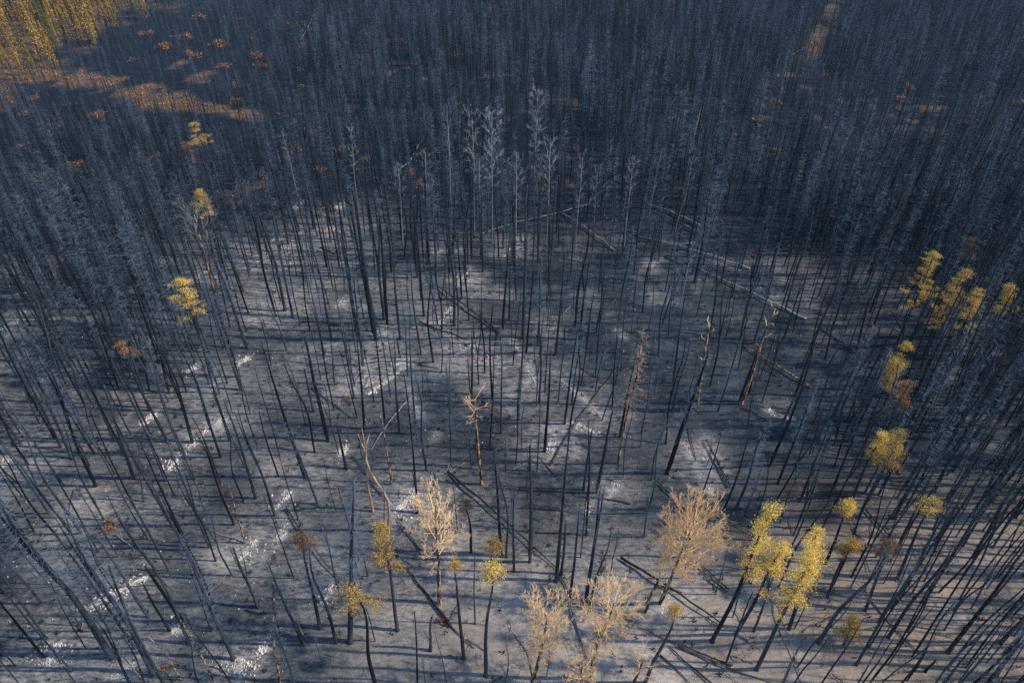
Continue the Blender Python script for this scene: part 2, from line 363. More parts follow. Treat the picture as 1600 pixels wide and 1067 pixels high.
for x1, y1, x2, y2, w, n in ASHLINE:
    a, b = ground(x1, y1), ground(x2, y2); ab = b - a; t = np.clip(((GX - a.x) * ab.x + (GY - a.y) * ab.y) / max(ab.x ** 2 + ab.y ** 2, .01), 0, 1)
    ashf = np.maximum(ashf, 1.3 * np.exp(-((GX - a.x - ab.x * t) ** 2 + (GY - a.y - ab.y * t) ** 2) / (w * 1.0 + .3) ** 2) * (1 + .5 * ns2))
for x, y, w, n in ASHDOT:
    p = ground(x, y); ashf = np.maximum(ashf, 1.2 * np.exp(-((GX - p.x) ** 2 + (GY - p.y) ** 2) / (w * 1.1 + .3) ** 2 * (1 + .6 * ns2)))
for x, y, r, s in ASHSPOT:
    p = ground(x, y); ashf = np.maximum(ashf, s * np.exp(-((GX - p.x) ** 2 + (GY - p.y) ** 2) / (r * r) * (1 + ns2 * .5)))
ashf = np.clip(ashf + .55 * smooth(.05, .55, ns2 + ns * .5) * smooth(330, 450, PY) * (1 - .5 * smooth(1200, 1350, PX)), 0, 1)
me = bpy.data.meshes.new('ground'); me.vertices.add(nx * ny)
me.vertices.foreach_set('co', np.stack([GX, GY, GZ], -1).reshape(-1, 3).ravel())
idx = np.arange(nx * ny).reshape(ny, nx)
q = np.stack([idx[:-1, :-1], idx[:-1, 1:], idx[1:, 1:], idx[1:, :-1]], -1).reshape(-1, 4)
me.loops.add(q.size); me.loops.foreach_set('vertex_index', q.ravel().astype(np.int32))
me.polygons.add(len(q)); me.polygons.foreach_set('loop_start', np.arange(0, q.size, 4, dtype=np.int32))
me.materials.append(M['ground']); me.polygons.foreach_set('use_smooth', [True] * len(q)); me.update(calc_edges=True)
for nm, ar in (('brush', brush), ('soot', soot * (1 - brush)), ('sunlit_duff', sunlit_duff), ('ash', ashf)):
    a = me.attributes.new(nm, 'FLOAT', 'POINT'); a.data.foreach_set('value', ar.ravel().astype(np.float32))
tag(link('ground', me), kind='structure', label='burnt grey forest floor powdered with ash')

# ------------------------------------------------------------------ register of placed things, for labels
REG = []        # dict(o, kind word, x, y, adj)
LAND = []       # (phrase, x, y)
def reg(o, word, p, adj, cat): REG.append(dict(o=o, w=word, x=p.x, y=p.y, adj=adj, cat=cat))
rnd = random.Random(5)

def stand_tree(kind, b, t, girth=1.0, trunk_mat=None, name='charred_tree', var=None):
    L, h0 = KINDS[kind]; v = rnd.randrange(len(L)) if var is None else var
    o = empty(name, b); pose(o, b, t, rnd.uniform(0, 6.28), h0, girth)
    tr = link('trunk', TM[kind][v], o); link('branches', BM[kind][v], o)['kind'] = 'stuff'
    if trunk_mat:
        tr.data = TM[kind][v].copy(); tr.data.materials[0] = trunk_mat
    return o
TREES = []      # every standing tree foot (x, y) for spacing

# --- landmark pines and dry trees: foot px, tip px, crown bottom share, crown radius m, look
def needle_tree(name, label, short, bx, by, tx, ty, lo, cr, look, seed, dens=1.0, lean_mid=0):
    rng = np.random.default_rng(seed); r_ = random.Random(seed)
    b, t = base_top(bx, by, tx, ty); h = (t - b).length
    o = empty(name, b); pose(o, b, t, r_.uniform(0, 6.28), h)
    tm, pts = trunk_mb(r_, h, .095 + h * .0042, .3); link('trunk', tm.mesh('trunk', M['char']), o)
    br = MB(); cs = []
    nlimb = int((12 + 44 * (1 - lo)) * dens)
    gap = r_.uniform(0, 6.28)
    for i in range(nlimb):
        u = lo + (1 - lo) * (i + r_.random()) / nlimb; p = at_height(pts, min(u, .99)); an = r_.uniform(0, 6.28)
        prof = (1 - (u - lo) / (1 - lo)) ** .7 * .85 + .2
        if r_.random() < .22: continue
        L = cr * prof * r_.uniform(.25, 1.3) * (1 - .45 * max(0, math.cos(an - gap)))
        d = Vector((math.cos(an), math.sin(an), r_.uniform(-.15, .5))).normalized(); e = p + d * L
        br.stick(p, e, .028, .01)
        for k in range(r_.choice((2, 3, 3, 4))):
            c = p.lerp(e, r_.uniform(.35, 1.1)) + Vector((r_.gauss(0, .16), r_.gauss(0, .16), r_.gauss(.03, .12)))
            br.stick(p.lerp(e, .4), c, .012, .006); cs.append(c)
    cs.append(pts[-1])
    # fine burnt branches under the live crown
    for i in range(26):
        u = r_.uniform(lo * .55, lo + .1); p = at_height(pts, u); an = r_.uniform(0, 6.28); d = Vector((math.cos(an), math.sin(an), r_.uniform(-.4, .1)))
        br.stick(p, p + d * r_.uniform(.3, .9), .014, .006)
    link('branches', br.mesh('branches', M['twig'], False), o)['kind'] = 'stuff'
    c = np.array([tuple(x) for x in cs]); per = 70
    pos = np.repeat(c, per, 0) + rng.normal(size=(len(c) * per, 3)) * np.array([.2, .2, .085])
    mats = {'yellow': ('yellow', 'olive'), 'olive': ('olive', 'yellow'), 'rust': ('rustneedle', 'brownneedle'), 'gold': ('gold', 'rustneedle'), 'brown': ('brownneedle', 'rustneedle')}[look]
    low = np.repeat(c[:, 2], per) < (lo + (1 - lo) * .36) * h
    pick = np.where(low, rng.random(len(pos)) < .55, rng.random(len(pos)) < .12)
    cr_ = link('crown', quadmesh('crown', pos[~pick], rng.uniform(.03, .075, (~pick).sum()), M[mats[0]], rng, .4), o)
    if pick.any(): link('scorched_needles', quadmesh('scorched_needles', pos[pick], rng.uniform(.03, .075, pick.sum()), M[mats[1]], rng, .4), o)
    tag(o, label, 'tree'); TREES.append((b.x, b.y))
    if short: LAND.append((short, b.x, b.y))
    return o
def dry_tree(name, label, short, bx, by, tx, ty, lo, cr, seed, nl=16, depth=3, trunk='tanpatch', twigm='tantwig', up=.7, thick=.04):
    b, t = base_top(bx, by, tx, ty); h = (t - b).length
    o = empty(name, b); pose(o, b, t, random.Random(seed).uniform(0, 6.28), h)
    tm, br = deciduous(seed, h, .10 + h * .005, lo, nl, cr, up, depth, thick) if depth else conifer(seed, h, .13, nl, lo, cr, 6, .4, .05, thick)
    link('trunk', tm.mesh('trunk', M[trunk]), o); link('crown', br.mesh('crown', M[twigm], False), o)
    tag(o, label, 'tree'); TREES.append((b.x, b.y)); LAND.append((short, b.x, b.y)); return o

NT = needle_tree
NT('yellow_pine', 'tall yellow-green pine with a pointed spire, beside the round tan tree', 'the spire-topped yellow pine', 1113, 1000, 1213, 795, .55, 1.3, 'yellow', 101, 1.0)
NT('yellow_pine', 'smaller yellow pine with a rounded crown, between the spire-topped and the largest yellow pines', 'the rounded yellow pine', 1150, 990, 1228, 850, .72, 1.15, 'yellow', 102)
NT('yellow_pine', 'largest bright yellow pine, full crown over crossing black poles', 'the largest bright yellow pine', 1182, 1046, 1272, 862, .52, 1.4, 'yellow', 103, 1.05)
NT('yellow_pine', 'yellow pine with orange-brown top just behind the largest bright yellow pine', 'the orange-topped yellow pine', 1232, 985, 1282, 822, .62, 1.1, 'yellow', 104)
NT('yellow_pine', 'golden pine with a round tuft crown on a thin curved pole, lower centre', 'the golden pine with the curved pole', 621, 984, 597, 818, .62, 1.35, 'gold', 105, .75)
NT('yellow_pine', 'golden pine with flat wide crown beside the forked black trunk', 'the flat-crowned golden pine', 587, 1072, 556, 915, .74, 1.3, 'gold', 106, .7)
NT('yellow_pine', 'slim pole pine with a small lemon-yellow tuft on top', 'the lemon-tufted pole pine', 759, 1053, 765, 879, .87, .95, 'yellow', 107, .55)
NT('yellow_pine', 'thin pole tree with orange-gold leaf tuft behind the lemon-tufted pine', 'the orange-gold tufted pole', 765, 905, 773, 838, .62, .95, 'gold', 108, .5)
NT('yellow_pine', 'thin charred pole with a tiny yellow tip, right of the tan tree', 'the pole with the tiny yellow tip', 725, 1026, 709, 878, .95, .5, 'gold', 109, .35)
NT('yellow_pine', 'pale gold pine with wide ragged crown in the open ground, upper left', 'the ragged pale gold pine', 330, 585, 280, 433, .64, 2.1, 'yellow', 110, 1.1)
NT('yellow_pine', 'pale yellow pine at the edge of the rust brush strip', 'the yellow pine by the brush strip', 352, 300, 302, 192, .68, 2.0, 'olive', 111)
NT('yellow_pine', 'small orange pine beside the yellow pine by the brush strip', 'the small orange pine', 312, 292, 286, 222, .45, 1.4, 'rust', 112, .8)
NT('yellow_pine', 'olive pine with neat cone crown above the bent tan tree', 'the olive cone-crowned pine', 348, 425, 312, 296, .7, 1.7, 'olive', 113)
NT('yellow_pine', 'olive-green pine with a brown lower skirt, at the edge of the dark stand', 'the olive pine with brown skirt', 1400, 540, 1462, 394, .45, 2.1, 'olive', 114, 1.2)
NT('yellow_pine', 'tall pale gold pine between the olive pine and the broad gold pine', 'the tall pale gold pine', 1438, 575, 1508, 420, .42, 2.3, 'gold', 115, 1.3)
NT('yellow_pine', 'broad gold pine with a bushy crown in the dark stand at right', 'the broad gold pine', 1470, 592, 1532, 452, .58, 2.0, 'olive', 116, 1.0)
NT('yellow_pine', 'slender gold spire pine near the right edge', 'the slender gold spire pine', 1536, 560, 1584, 445, .6, 1.1, 'olive', 117, .8)
NT('yellow_pine', 'faint brown pine standing behind the broad gold pine', 'the faint brown pine', 1478, 480, 1520, 372, .5, 1.2, 'brown', 118, .8)
NT('yellow_pine', 'pair-crowned gold pine low in the black poles at right', 'the low gold pine among black poles', 1352, 680, 1398, 562, .62, 1.5, 'gold', 119, .9)
NT('yellow_pine', 'dull gold pine below the tall pale gold pine', 'the dull gold pine', 1372, 650, 1424, 538, .68, 1.3, 'olive', 120, .8)
NT('yellow_pine', 'brownish gold pine in front of the dull gold pine', 'the brownish gold pine', 1368, 720, 1418, 596, .66, 1.2, 'rust', 121, .7)
NT('yellow_pine', 'bushy bright gold pine alone among long shadows, right of the clearing', 'the lone bushy gold pine', 1340, 812, 1408, 676, .62, 1.75, 'gold', 122, 1.1)
NT('yellow_pine', 'gold pine leaning against the lone bushy gold pine', 'the leaning gold pine', 1322, 800, 1378, 678, .72, 1.0, 'yellow', 123, .8)
NT('yellow_pine', 'little yellow tuft on a black pole behind the largest yellow pine', 'the little yellow-tufted black pole', 1290, 880, 1328, 786, .84, .75, 'yellow', 124, .8)
NT('yellow_pine', 'narrow gold sapling right of the orange-topped yellow pine', 'the narrow gold sapling', 1292, 935, 1332, 840, .72, .7, 'gold', 125, .7)
NT('yellow_pine', 'rust-brown small fir on the pole right of the narrow gold sapling', 'the small rust-brown fir', 1352, 955, 1392, 845, .74, .9, 'brown', 126, .8)
NT('yellow_pine', 'knee-high yellow sapling in the open ground at lower right', 'the knee-high yellow sapling', 1318, 1012, 1332, 966, .3, .8, 'gold', 127, .5)
NT('yellow_pine', 'small dull gold tuft on a pole among the dense right poles', 'the dull gold tufted pole', 1402, 905, 1458, 778, .86, .8, 'olive', 128, .7)
NT('yellow_pine', 'thin leaning pole with a small orange tuft beside the fallen log pile', 'the leaning pole with orange tuft', 1008, 1066, 1060, 948, .9, .7, 'gold', 129, .5)
NT('yellow_pine', 'black pole with dull brown needle tuft left of the forked trunk', 'the brown-tufted black pole', 500, 982, 470, 838, .86, 1.1, 'brown', 130, .6)
NT('yellow_pine', 'charred pole with rusty tuft behind the log with orange split end', 'the rusty-tufted thin pole', 736, 862, 731, 778, .8, .7, 'brown', 131, .6)
NT('yellow_pine', 'rusty tufted pole in the grey thicket, far left', 'the rusty-tufted pole far left', 262, 690, 185, 535, .86, 1.3, 'rust', 132, .5)
DT = dry_tree
DT('tan_tree', 'round tan tree with dense bare sunlit twigs on a thick black trunk', 'the round tan tree', 1032, 940, 1092, 806, .48, 2.05, 201, 52, 4, up=.32, thick=.045)
DT('tan_tree', 'bare tan tree with open spreading twigs on a brown trunk', 'the open-crowned tan tree', 686, 940, 680, 784, .5, 1.9, 202, 19, 4, up=.3, thick=.036)
DT('tan_tree', 'bare tan tree with a fan-shaped crown over white ash, bottom centre', 'the fan-shaped tan tree', 922, 1060, 958, 925, .48, 1.9, 203, 30, 4, up=.4)
DT('tan_tree', 'pinkish tan tree with upright twigs at the bottom edge', 'the pinkish upright tan tree', 828, 1078, 862, 945, .42, 1.6, 204, 30, 4, up=.8)
DT('tan_tree', 'short tan tree cut by the bottom edge of the picture', 'the short tan tree at the bottom edge', 905, 1085, 912, 1022, .3, 1.3, 205, 14, 4)
DT('tan_tree', 'tiny tan sapling in front of the round tan tree', 'the tiny tan sapling', 1010, 953, 1033, 882, .62, .95, 206, 9, 2)
DT('tan_tree', 'small tan shrub-like tree beside the leaning pole with orange tuft', 'the small tan shrub tree', 985, 1075, 1010, 1022, .45, 1.25, 207, 9, 2)
DT('tan_tree', 'tall golden-brown dead tree with twiggy middle, standing in the clearing', 'the tall golden-brown dead tree', 965, 724, 1006, 512, .42, 1.5, 208, 90, 0, twigm='tan', thick=.013)
DT('tan_tree', 'slim dead tree with tan tuft and flaking orange trunk, centre', 'the slim tan-tufted tree', 753, 756, 738, 604, .74, 1.5, 209, 9, 2, up=.2)
DT('tan_tree', 'brownish bare tree bent over beneath the olive cone-crowned pine', 'the bent brownish tree', 345, 490, 298, 322, .6, 2.6, 210, 13, 3, twigm='ashtwig')
DT('tan_tree', 'orange-barked dead tree with sparse twigs, right of the clearing', 'the orange-barked dead tree', 1158, 632, 1217, 463, .6, .9, 211, 6, 1)
DT('tan_tree', 'orange-stemmed thin dead tree left of the orange-barked one', 'the orange-stemmed thin tree', 1088, 640, 1112, 492, .55, .9, 212, 6, 1)

# --- bare trees with pale ash-grey crowns at the far edge of the clearing
ASPEN = [(741, 366, 739, 166), (768, 378, 770, 158), (805, 402, 807, 228), (834, 318, 838, 128), (853, 384, 862, 209), (667, 404, 663, 224), (749, 372, 749, 238), (843, 384, 844, 236), (898, 396, 911, 234),
 (704, 352, 699, 148), (926, 380, 935, 250), (1062, 480, 1084, 372), (975, 385, 990, 240), (1010, 360, 1035, 225), (1050, 380, 1085, 245), (630, 390, 622, 250), (560, 330, 545, 190), (470, 330, 440, 200)]
for a in ASPEN:
    b, t = base_top(*a); o = stand_tree('a', b, t, rnd.uniform(.85, 1.15), name='bare_tree'); TREES.append((b.x, b.y))
    reg(o, 'pale bare tree', b, 'ash-grey tree with bare upswept branches', 'tree')

# --- charred standing trees traced from the photograph: foot px, tip px, build
TR = '''176 1029 -18 745 b;240 1055 95 790 b;67 1025 -40 890 b;365 1030 278 835 b;232 844 186 765 b;403 950 360 848 p;232 965 150 835 b;170 901 128 836 p;125 977 45 870 p
526 1006 478 845 b;547 1005 551 745 b;575 901 556 830 p;783 866 771 690 b;791 868 786 695 p;475 1008 414 872 b;652 1070 648 950 f;535 942 500 815 p;437 990 420 905 p
828 877 831 715 b;869 906 888 690 b;890 937 908 785 b;915 940 942 755 b;921 947 954 820 b;955 891 968 820 p;1007 837 1013 772 b;854 1055 860 1008 p;1145 964 1168 895 p;1178 986 1220 872 b;803 892 803 750 b;1135 1034 1175 925 p
1278 1005 1388 852 b;1387 997 1492 845 b;1405 930 1500 785 b;1392 951 1470 828 b;1480 1020 1608 850 b;1475 985 1562 865 p;1557 1055 1660 895 b;1442 862 1506 755 b;1517 875 1590 750 b;1240 985 1285 890 p
1215 756 1272 610 b;1250 783 1300 655 b;1262 718 1290 630 b;1482 588 1532 490 b;1268 712 1296 640 b;1325 690 1380 560 b;1330 688 1395 540 b
430 491 382 300 b;445 483 398 285 b;457 493 427 355 b;517 380 495 240 b;454 326 425 215 b;587 531 549 290 b;583 516 545 310 b;560 531 532 365 b;662 491 649 340 b;600 498 583 295 b;710 508 704 320 b;670 410 661 240 b;785 516 797 350 b;690 531 684 390 p;625 530 608 360 f;585 420 572 275 p;518 530 487 370 b;741 351 740 250 b;762 366 762 230 b;605 505 592 330 b
821 421 827 240 b;899 511 919 335 b;817 531 824 290 f;985 416 1008 300 b;957 456 978 360 p;1085 441 1115 285 b;1175 433 1206 320 b;905 531 922 390 f;970 470 992 350 f;1180 430 1215 310 b;1235 400 1265 270 b;1300 470 1345 330 b
437 713 398 570 p;477 748 405 530 b;497 790 445 655 p;436 748 402 640 p;512 688 475 525 b;492 707 452 550 p;529 708 503 595 f;569 668 558 520 b;602 668 585 505 b;637 587 629 465 b;650 678 638 500 b;667 735 648 585 b;705 645 699 525 p;690 583 687 490 p;757 583 754 470 b;737 615 739 500 b;748 600 747 490 p;522 600 517 530 b
812 623 820 480 b;806 723 813 590 p;838 635 839 520 p;842 630 850 480 b;851 703 862 540 b;872 630 882 530 b;839 735 845 620 p;882 662 905 490 b;893 633 910 500 b;930 613 949 510 p;932 767 958 640 b;968 683 996 540 b;1000 700 1022 590 p;940 658 968 575 p;1042 740 1108 545 b;1050 643 1080 520 b;1068 638 1094 550 p;1122 643 1158 530 b;1155 628 1196 515 b;1017 750 1040 640 p;1012 800 1042 660 p;962 600 974 520 b;1130 800 1175 680 b;1150 795 1205 650 b;1165 800 1195 720 b
225 612 175 470 b;233 610 205 470 b;150 760 60 560 b;112 715 30 530 b;138 692 50 470 f;60 660 0 520 f;122 608 85 500 p;340 490 318 370 b;355 600 318 470 p;372 590 335 450 b;248 566 200 420 b;300 690 250 520 b;345 715 290 550 b;360 690 312 530 b;400 780 350 620 b;381 785 340 650 p;225 785 215 665 p;272 775 225 665 p;210 750 160 600 b;318 705 300 660 p;320 800 280 690 f;75 800 0 690 b;105 820 20 720 f'''
def charred(bx, by, tx, ty, k):
    if k == 'f' and by > 600: k = 'p'
    b, t = base_top(bx, by, tx, ty)
    o = stand_tree(k, b, t, rnd.uniform(1.0, 1.4)); TREES.append((b.x, b.y))
    h = (t - b).length
    adj = {'b': 'tall charred trunk', 'p': 'slim charred pole', 'q': 'bare charred pole', 'f': 'fine-twigged charred tree'}[k]
    if h < 9: adj = adj.replace('tall', 'short')
    reg(o, 'charred tree', b, adj, 'tree')
NCH = 0
for e in TR.replace('\n', ';').split(';'):
    f = e.split(); charred(*map(float, f[:4]), f[4]); NCH += 1

# --- trunks that kept flaking tan bark
for a in [(285, 1065, 231, 980), (333, 1062, 284, 968), (228, 1068, 182, 1010), (384, 851, 347, 752), (583, 800, 561, 674), (607, 832, 584, 684), (612, 756, 594, 645), (437, 1067, 423, 934), (300, 800, 262, 745), (835, 1070, 803, 960)]:
    b, t = base_top(*a); pr = a[0] in (583, 607); o = stand_tree('p', b, t, 1.9 if pr else 1.35, M['tan' if pr else 'tanpatch'], 'flaking_tree'); TREES.append((b.x, b.y))
    reg(o, 'tan-flaked trunk', b, 'dead trunk with flaking tan bark', 'tree')

# --- broken black snags
def snag_meshes(seed):
    r_ = random.Random(seed); tm = MB(); h = 5.0; pts = wander(r_, h, 6, .12)
    tm.tube(pts, [.24, .16, .145, .13, .12, .10], 8)
    sp = MB()
    for k in range(5):
        a = r_.uniform(0, 6.28); p = pts[-1] + Vector((math.cos(a) * .06, math.sin(a) * .06, -.05))
        sp.stick(p, p + Vector((r_.uniform(-.06, .06), r_.uniform(-.06, .06), r_.uniform(.15, .55))), .05, .006)
    for k in range(6):
        u = r_.uniform(.3, .95); p = at_height(pts, u); a = r_.uniform(0, 6.28)
        sp.stick(p, p + Vector((math.cos(a), math.sin(a), r_.uniform(-.2, .4))) * r_.uniform(.2, .5), .025, .01)
    return tm.mesh('trunk', M['char']), sp.mesh('broken_stubs', M['char'], False)
SN = [snag_meshes(300 + i) for i in range(4)]
for a in [(267, 988, 223, 915), (285, 973, 228, 885), (403, 948, 363, 856), (877, 895, 885, 820), (541, 732, 527, 667), (490, 642, 475, 578), (625, 559, 620, 528), (651, 798, 648, 742), (912, 762, 924, 672), (859, 436, 870, 272), (672, 1015, 673, 962), (430, 960, 425, 928), (1445, 1050, 1463, 1029), (775, 533, 776, 512), (882, 532, 883, 508), (1290, 560, 1302, 505), (1340, 545, 1358, 466), (1226, 655, 1240, 622), (1170, 612, 1177, 590), (662, 492, 659, 455), (828, 735, 828, 695), (1293, 573, 1305, 551)]:
    b, t = base_top(*a); h = (t - b).length; o = empty('broken_snag', b); pose(o, b, t, rnd.uniform(0, 6.28), 5.0, 5 / h * rnd.uniform(.62, .9))
    v = SN[rnd.randrange(4)]; link('trunk', v[0], o); link('broken_stubs', v[1], o)['kind'] = 'stuff'; TREES.append((b.x, b.y))
    reg(o, 'broken snag', b, 'short black broken snag', 'snag')

# --- fallen logs: two px ends, radius m, surface
LOGS = '''448 800 542 922 .14 d;636 888 705 979 .2 d;705 977 741 1011 .09 d;620 808 658 862 .12 d;700 739 872 888 .17 d;877 896 891 940 .13 d;892 950 917 1030 .12 d;970 870 1130 978 .19 d;1082 880 1136 926 .12 d;1087 879 1139 922 .1 d
995 978 1145 1040 .12 d;1045 1008 1115 1070 .13 d;1032 1022 1082 1070 .11 d;1060 1008 1205 1068 .15 d;1122 884 1200 898 .06 w;1138 1037 1202 1007 .07 w;1200 902 1254 1070 .12 w;1262 993 1226 1070 .14 w;1350 800 1410 872 .17 d;1333 828 1357 895 .11 d;1350 925 1418 1012 .1 d;1375 1066 1447 1041 .08 w;1507 955 1548 955 .05 w;1400 821 1476 823 .05 w;1250 990 1300 965 .08 d
645 620 580 703 .11 w;632 560 574 606 .1 w;628 568 570 612 .08 w;572 557 537 620 .1 w;487 605 552 655 .13 d;552 713 596 775 .13 d;650 773 726 724 .07 w;612 696 662 689 .1 d;972 568 860 725 .14 r;1025 753 1082 803 .17 d;1097 688 1138 763 .13 d;1104 686 1141 761 .1 d;1160 640 1202 660 .13 d;1162 538 1268 606 .17 t;897 770 986 787 .15 d;837 710 876 748 .08 d;1076 660 1088 720 .09 d
157 400 186 366 .14 w;130 376 226 373 .12 w;150 403 266 403 .13 w;175 416 240 408 .12 d;195 389 234 377 .12 w;90 404 122 399 .12 w;0 466 46 458 .1 w;60 448 145 438 .1 d;170 382 205 352 .1 d
665 436 781 524 .15 d;520 506 624 516 .14 d;655 503 732 532 .11 d;710 443 733 420 .09 d;500 388 530 403 .1 d;740 371 921 319 .16 w;860 321 960 392 .14 w;865 401 926 418 .1 d;1007 318 1092 356 .26 w;1022 333 1088 366 .2 d;1000 372 1172 420 .15 w;1080 416 1260 498 .16 w;1277 508 1336 551 .16 d;862 511 891 482 .07 w;1058 384 1085 380 .08 w;470 501 510 502 .08 d
638 258 663 213 .14 w;655 240 630 262 .1 w;1075 245 1095 168 .12 w;470 65 492 20 .15 w;1230 92 1255 78 .14 w;295 430 340 418 .08 w;328 927 356 899 .06 w;45 827 60 807 .05 t;30 851 39 838 .05 t;345 705 400 655 .07 w;200 750 240 735 .07 d;1215 790 1275 770 .05 w;1380 662 1425 648 .05 w;1420 668 1450 655 .06 w'''
_r = random.Random(61)
for i in range(120):                         # thin deadfall lying about
    px, py = (_r.uniform(60, 1560), _r.uniform(430, 1060)) if i < 70 else (_r.uniform(1000, 1480), _r.uniform(800, 1060)) if i < 100 else (_r.uniform(950, 1330), _r.uniform(330, 560)); an = _r.uniform(0, 6.28) if i < 70 else _r.gauss(.6, .5); ln = _r.uniform(18, 70)
    LOGS += ';%d %d %d %d %.3f %s' % (px, py, px + math.cos(an) * ln, py + math.sin(an) * ln * .6, _r.uniform(.045, .1), _r.choice('ddwdr'))
LM = {'d': 'logdark', 'w': 'logpale', 'r': 'logrust', 't': 'tanpatch'}
LW = {'d': 'black fallen log', 'w': 'pale grey fallen log', 'r': 'rusty leaning log', 't': 'tan-flaked fallen log'}
for e in LOGS.replace('\n', ';').split(';'):
    f = e.split(); x1, y1, x2, y2, r = map(float, f[:5]); k = f[5]; r *= .66 if y1 > 520 else .95
    a, b = ground(x1, y1), ground(x2, y2); L = (b - a).length; n = max(6, min(18, int(L / 1.1) + 3)); mid = (a + b) / 2
    if rnd.random() < .5: a, b = b, a
    pts = []; side = (b - a).cross(Vector((0, 0, 1))).normalized(); bow = rnd.uniform(-.018, .018) * L
    for i in range(n):
        u = i / (n - 1); p = a.lerp(b, u) + side * (bow * math.sin(u * math.pi) + rnd.uniform(-.07, .07)); p.z = gz(p.x, p.y) + r * (1 - .5 * u) + .08 + .25 * math.sin(u * math.pi) * (L > 8); pts.append(p - mid)
    rad = [max(.03, r * (1 - .6 * i / (n - 1)) * rnd.uniform(.92, 1.08)) for i in range(n)]
    o = empty('fallen_log', mid); tm = MB(); tm.tube(pts, rad, 8); link('trunk', tm.mesh('trunk', M[LM[k]]), o)
    st = MB()
    for i in range(int(3 + L * .9)):
        u = rnd.uniform(.3, 1); p = at_height(pts, u); d = Vector((rnd.uniform(-1, 1), rnd.uniform(-1, 1), rnd.uniform(.1, .9))).normalized()
        st.stick(p, p + d * rnd.uniform(.25, 1.0), .022, .008)
    link('branch_stubs', st.mesh('branch_stubs', M['ashtwig' if k == 'w' else 'twig'], False), o)['kind'] = 'stuff'
    reg(o, LW[k], mid, ('thick ' if r > .15 else 'thin ' if r < .09 else 'long ' if L > 12 else '') + LW[k], 'log')

# --- white ash left where logs burned away
def ash_streak(x1, y1, x2, y2, w, n, spot=False):
    a, b = ground(x1, y1), ground(x2, y2); mid = (a + b) / 2; mid.z = 0
    rng = np.random.default_rng(int(x1 * 7 + y1)); d = b - a; d.z = 0; L = max(d.length, .1); dn = d / L; sd_ = Vector((-dn.y, dn.x, 0))
    mb = MB()
    for i in range(n * 3):
        u = rng.random(); off = rng.normal() * w * (.5 if spot else .28)
        if rng.random() < .35: off = rng.normal() * w * 1.7
        p = a + d * u + sd_ * off; p.z = gz(p.x, p.y)
        p.z += .0; s = rng.uniform(.012, .065) * (1 if not spot else 1.3); el = rng.uniform(1, 2.2) if spot else rng.uniform(1.4, 4.5); ang = math.atan2(dn.y, dn.x) + rng.normal() * (.5 if spot else .2)
        k = 7; b0 = len(mb.v); hz = .10 + rng.random() * .06
        for j in range(k):
            t = 6.283 * j / k; rr = s * rng.uniform(.6, 1.25); ex, ey = math.cos(t) * rr * el, math.sin(t) * rr
            mb.v.append((p.x + ex * math.cos(ang) - ey * math.sin(ang) - mid.x, p.y + ex * math.sin(ang) + ey * math.cos(ang) - mid.y, p.z - .15))
        mb.v.append((p.x - mid.x, p.y - mid.y, p.z + hz))
        for j in range(k): mb.f.append((b0 + j, b0 + (j + 1) % k, b0 + k)); mb.m.append(0)
    o = link('ash_patch' if spot else 'ash_streak', mb.mesh('ash', M['ash'])); o.location = mid
    reg(o, 'white ash patch' if spot else 'white ash streak', mid, 'powdery white ash patch on the ground' if spot else 'white ash streak of a burnt-out log', 'ash')
for a in ASHLINE: ash_streak(*a)
for x, y, w, n in ASHDOT:
    ash_streak(x - 6, y - 1, x + 6, y + 1, w, n, True)

# --- rust coloured bushes and root balls
def bush_mesh(seed, m, n=260, r=.9):
    rng = np.random.default_rng(seed); c = rng.normal(size=(n, 3)); c /= np.linalg.norm(c, axis=1)[:, None]
    c *= (rng.random((n, 1)) ** .4) * r * (1 + .35 * np.sin(c[:, :1] * 5 + seed)); c[:, 2] = np.abs(c[:, 2]) * .75
    return quadmesh('leaves', c, rng.uniform(.08, .19, n), m, rng, .5)
def stem_mesh(seed):
    r_ = random.Random(seed); mb = MB()
    for i in range(14):
        a = r_.uniform(0, 6.28); mb.stick(Vector((0, 0, -.1)), Vector((math.cos(a) * r_.uniform(.2, .8), math.sin(a) * r_.uniform(.2, .8), r_.uniform(.3, .8))), .02, .008)
    return mb.mesh('stems', M['char'], False)
BU = [(bush_mesh(400 + i, M['rustbrush']), stem_mesh(400 + i)) for i in range(5)]
def bush(x, y, s, label=None, group=None, short=None):
    p = ground(x, y); o = empty('rust_bush', p - Vector((0, 0, .05))); o.rotation_euler = (0, 0, rnd.uniform(0, 6.28)); o.scale = (s * rnd.uniform(.8, 1.3), s, s * rnd.uniform(.7, 1.1))
    v = BU[rnd.randrange(5)]; link('leaves', v[0], o)['kind'] = 'stuff'; link('stems', v[1], o)['kind'] = 'stuff'
    if label: tag(o, label, 'bush', group)
    if short: LAND.append((short, p.x, p.y))
    return o
bush(172, 826, .75, 'bright orange-brown tuft alone on dark ground, lower left', None, 'the bright orange-brown tuft')
bush(1178, 400, 1.1, 'rust-orange bush at the foot of a black trunk beside long fallen logs', None, 'the rust bush by the fallen logs')
bush(1388, 378, 1.0, 'small rust bush at the edge of the dark stand, right', None, 'the small rust bush')
bush(540, 622, .5, 'torn orange-brown root mass beside a dark hole in the clearing', None, 'the torn orange root mass')
bush(690, 968, .45, 'orange splintered bark heap on the thick charred log', None, 'the orange splinter heap')
bush(258, 1046, .5, 'low tan brush heap by the flaking trunks, bottom left', None, 'the low tan brush heap')
bush(925, 792, .35, 'small rusty scrap of brush beside the dark fallen log', None, 'the rusty brush scrap')
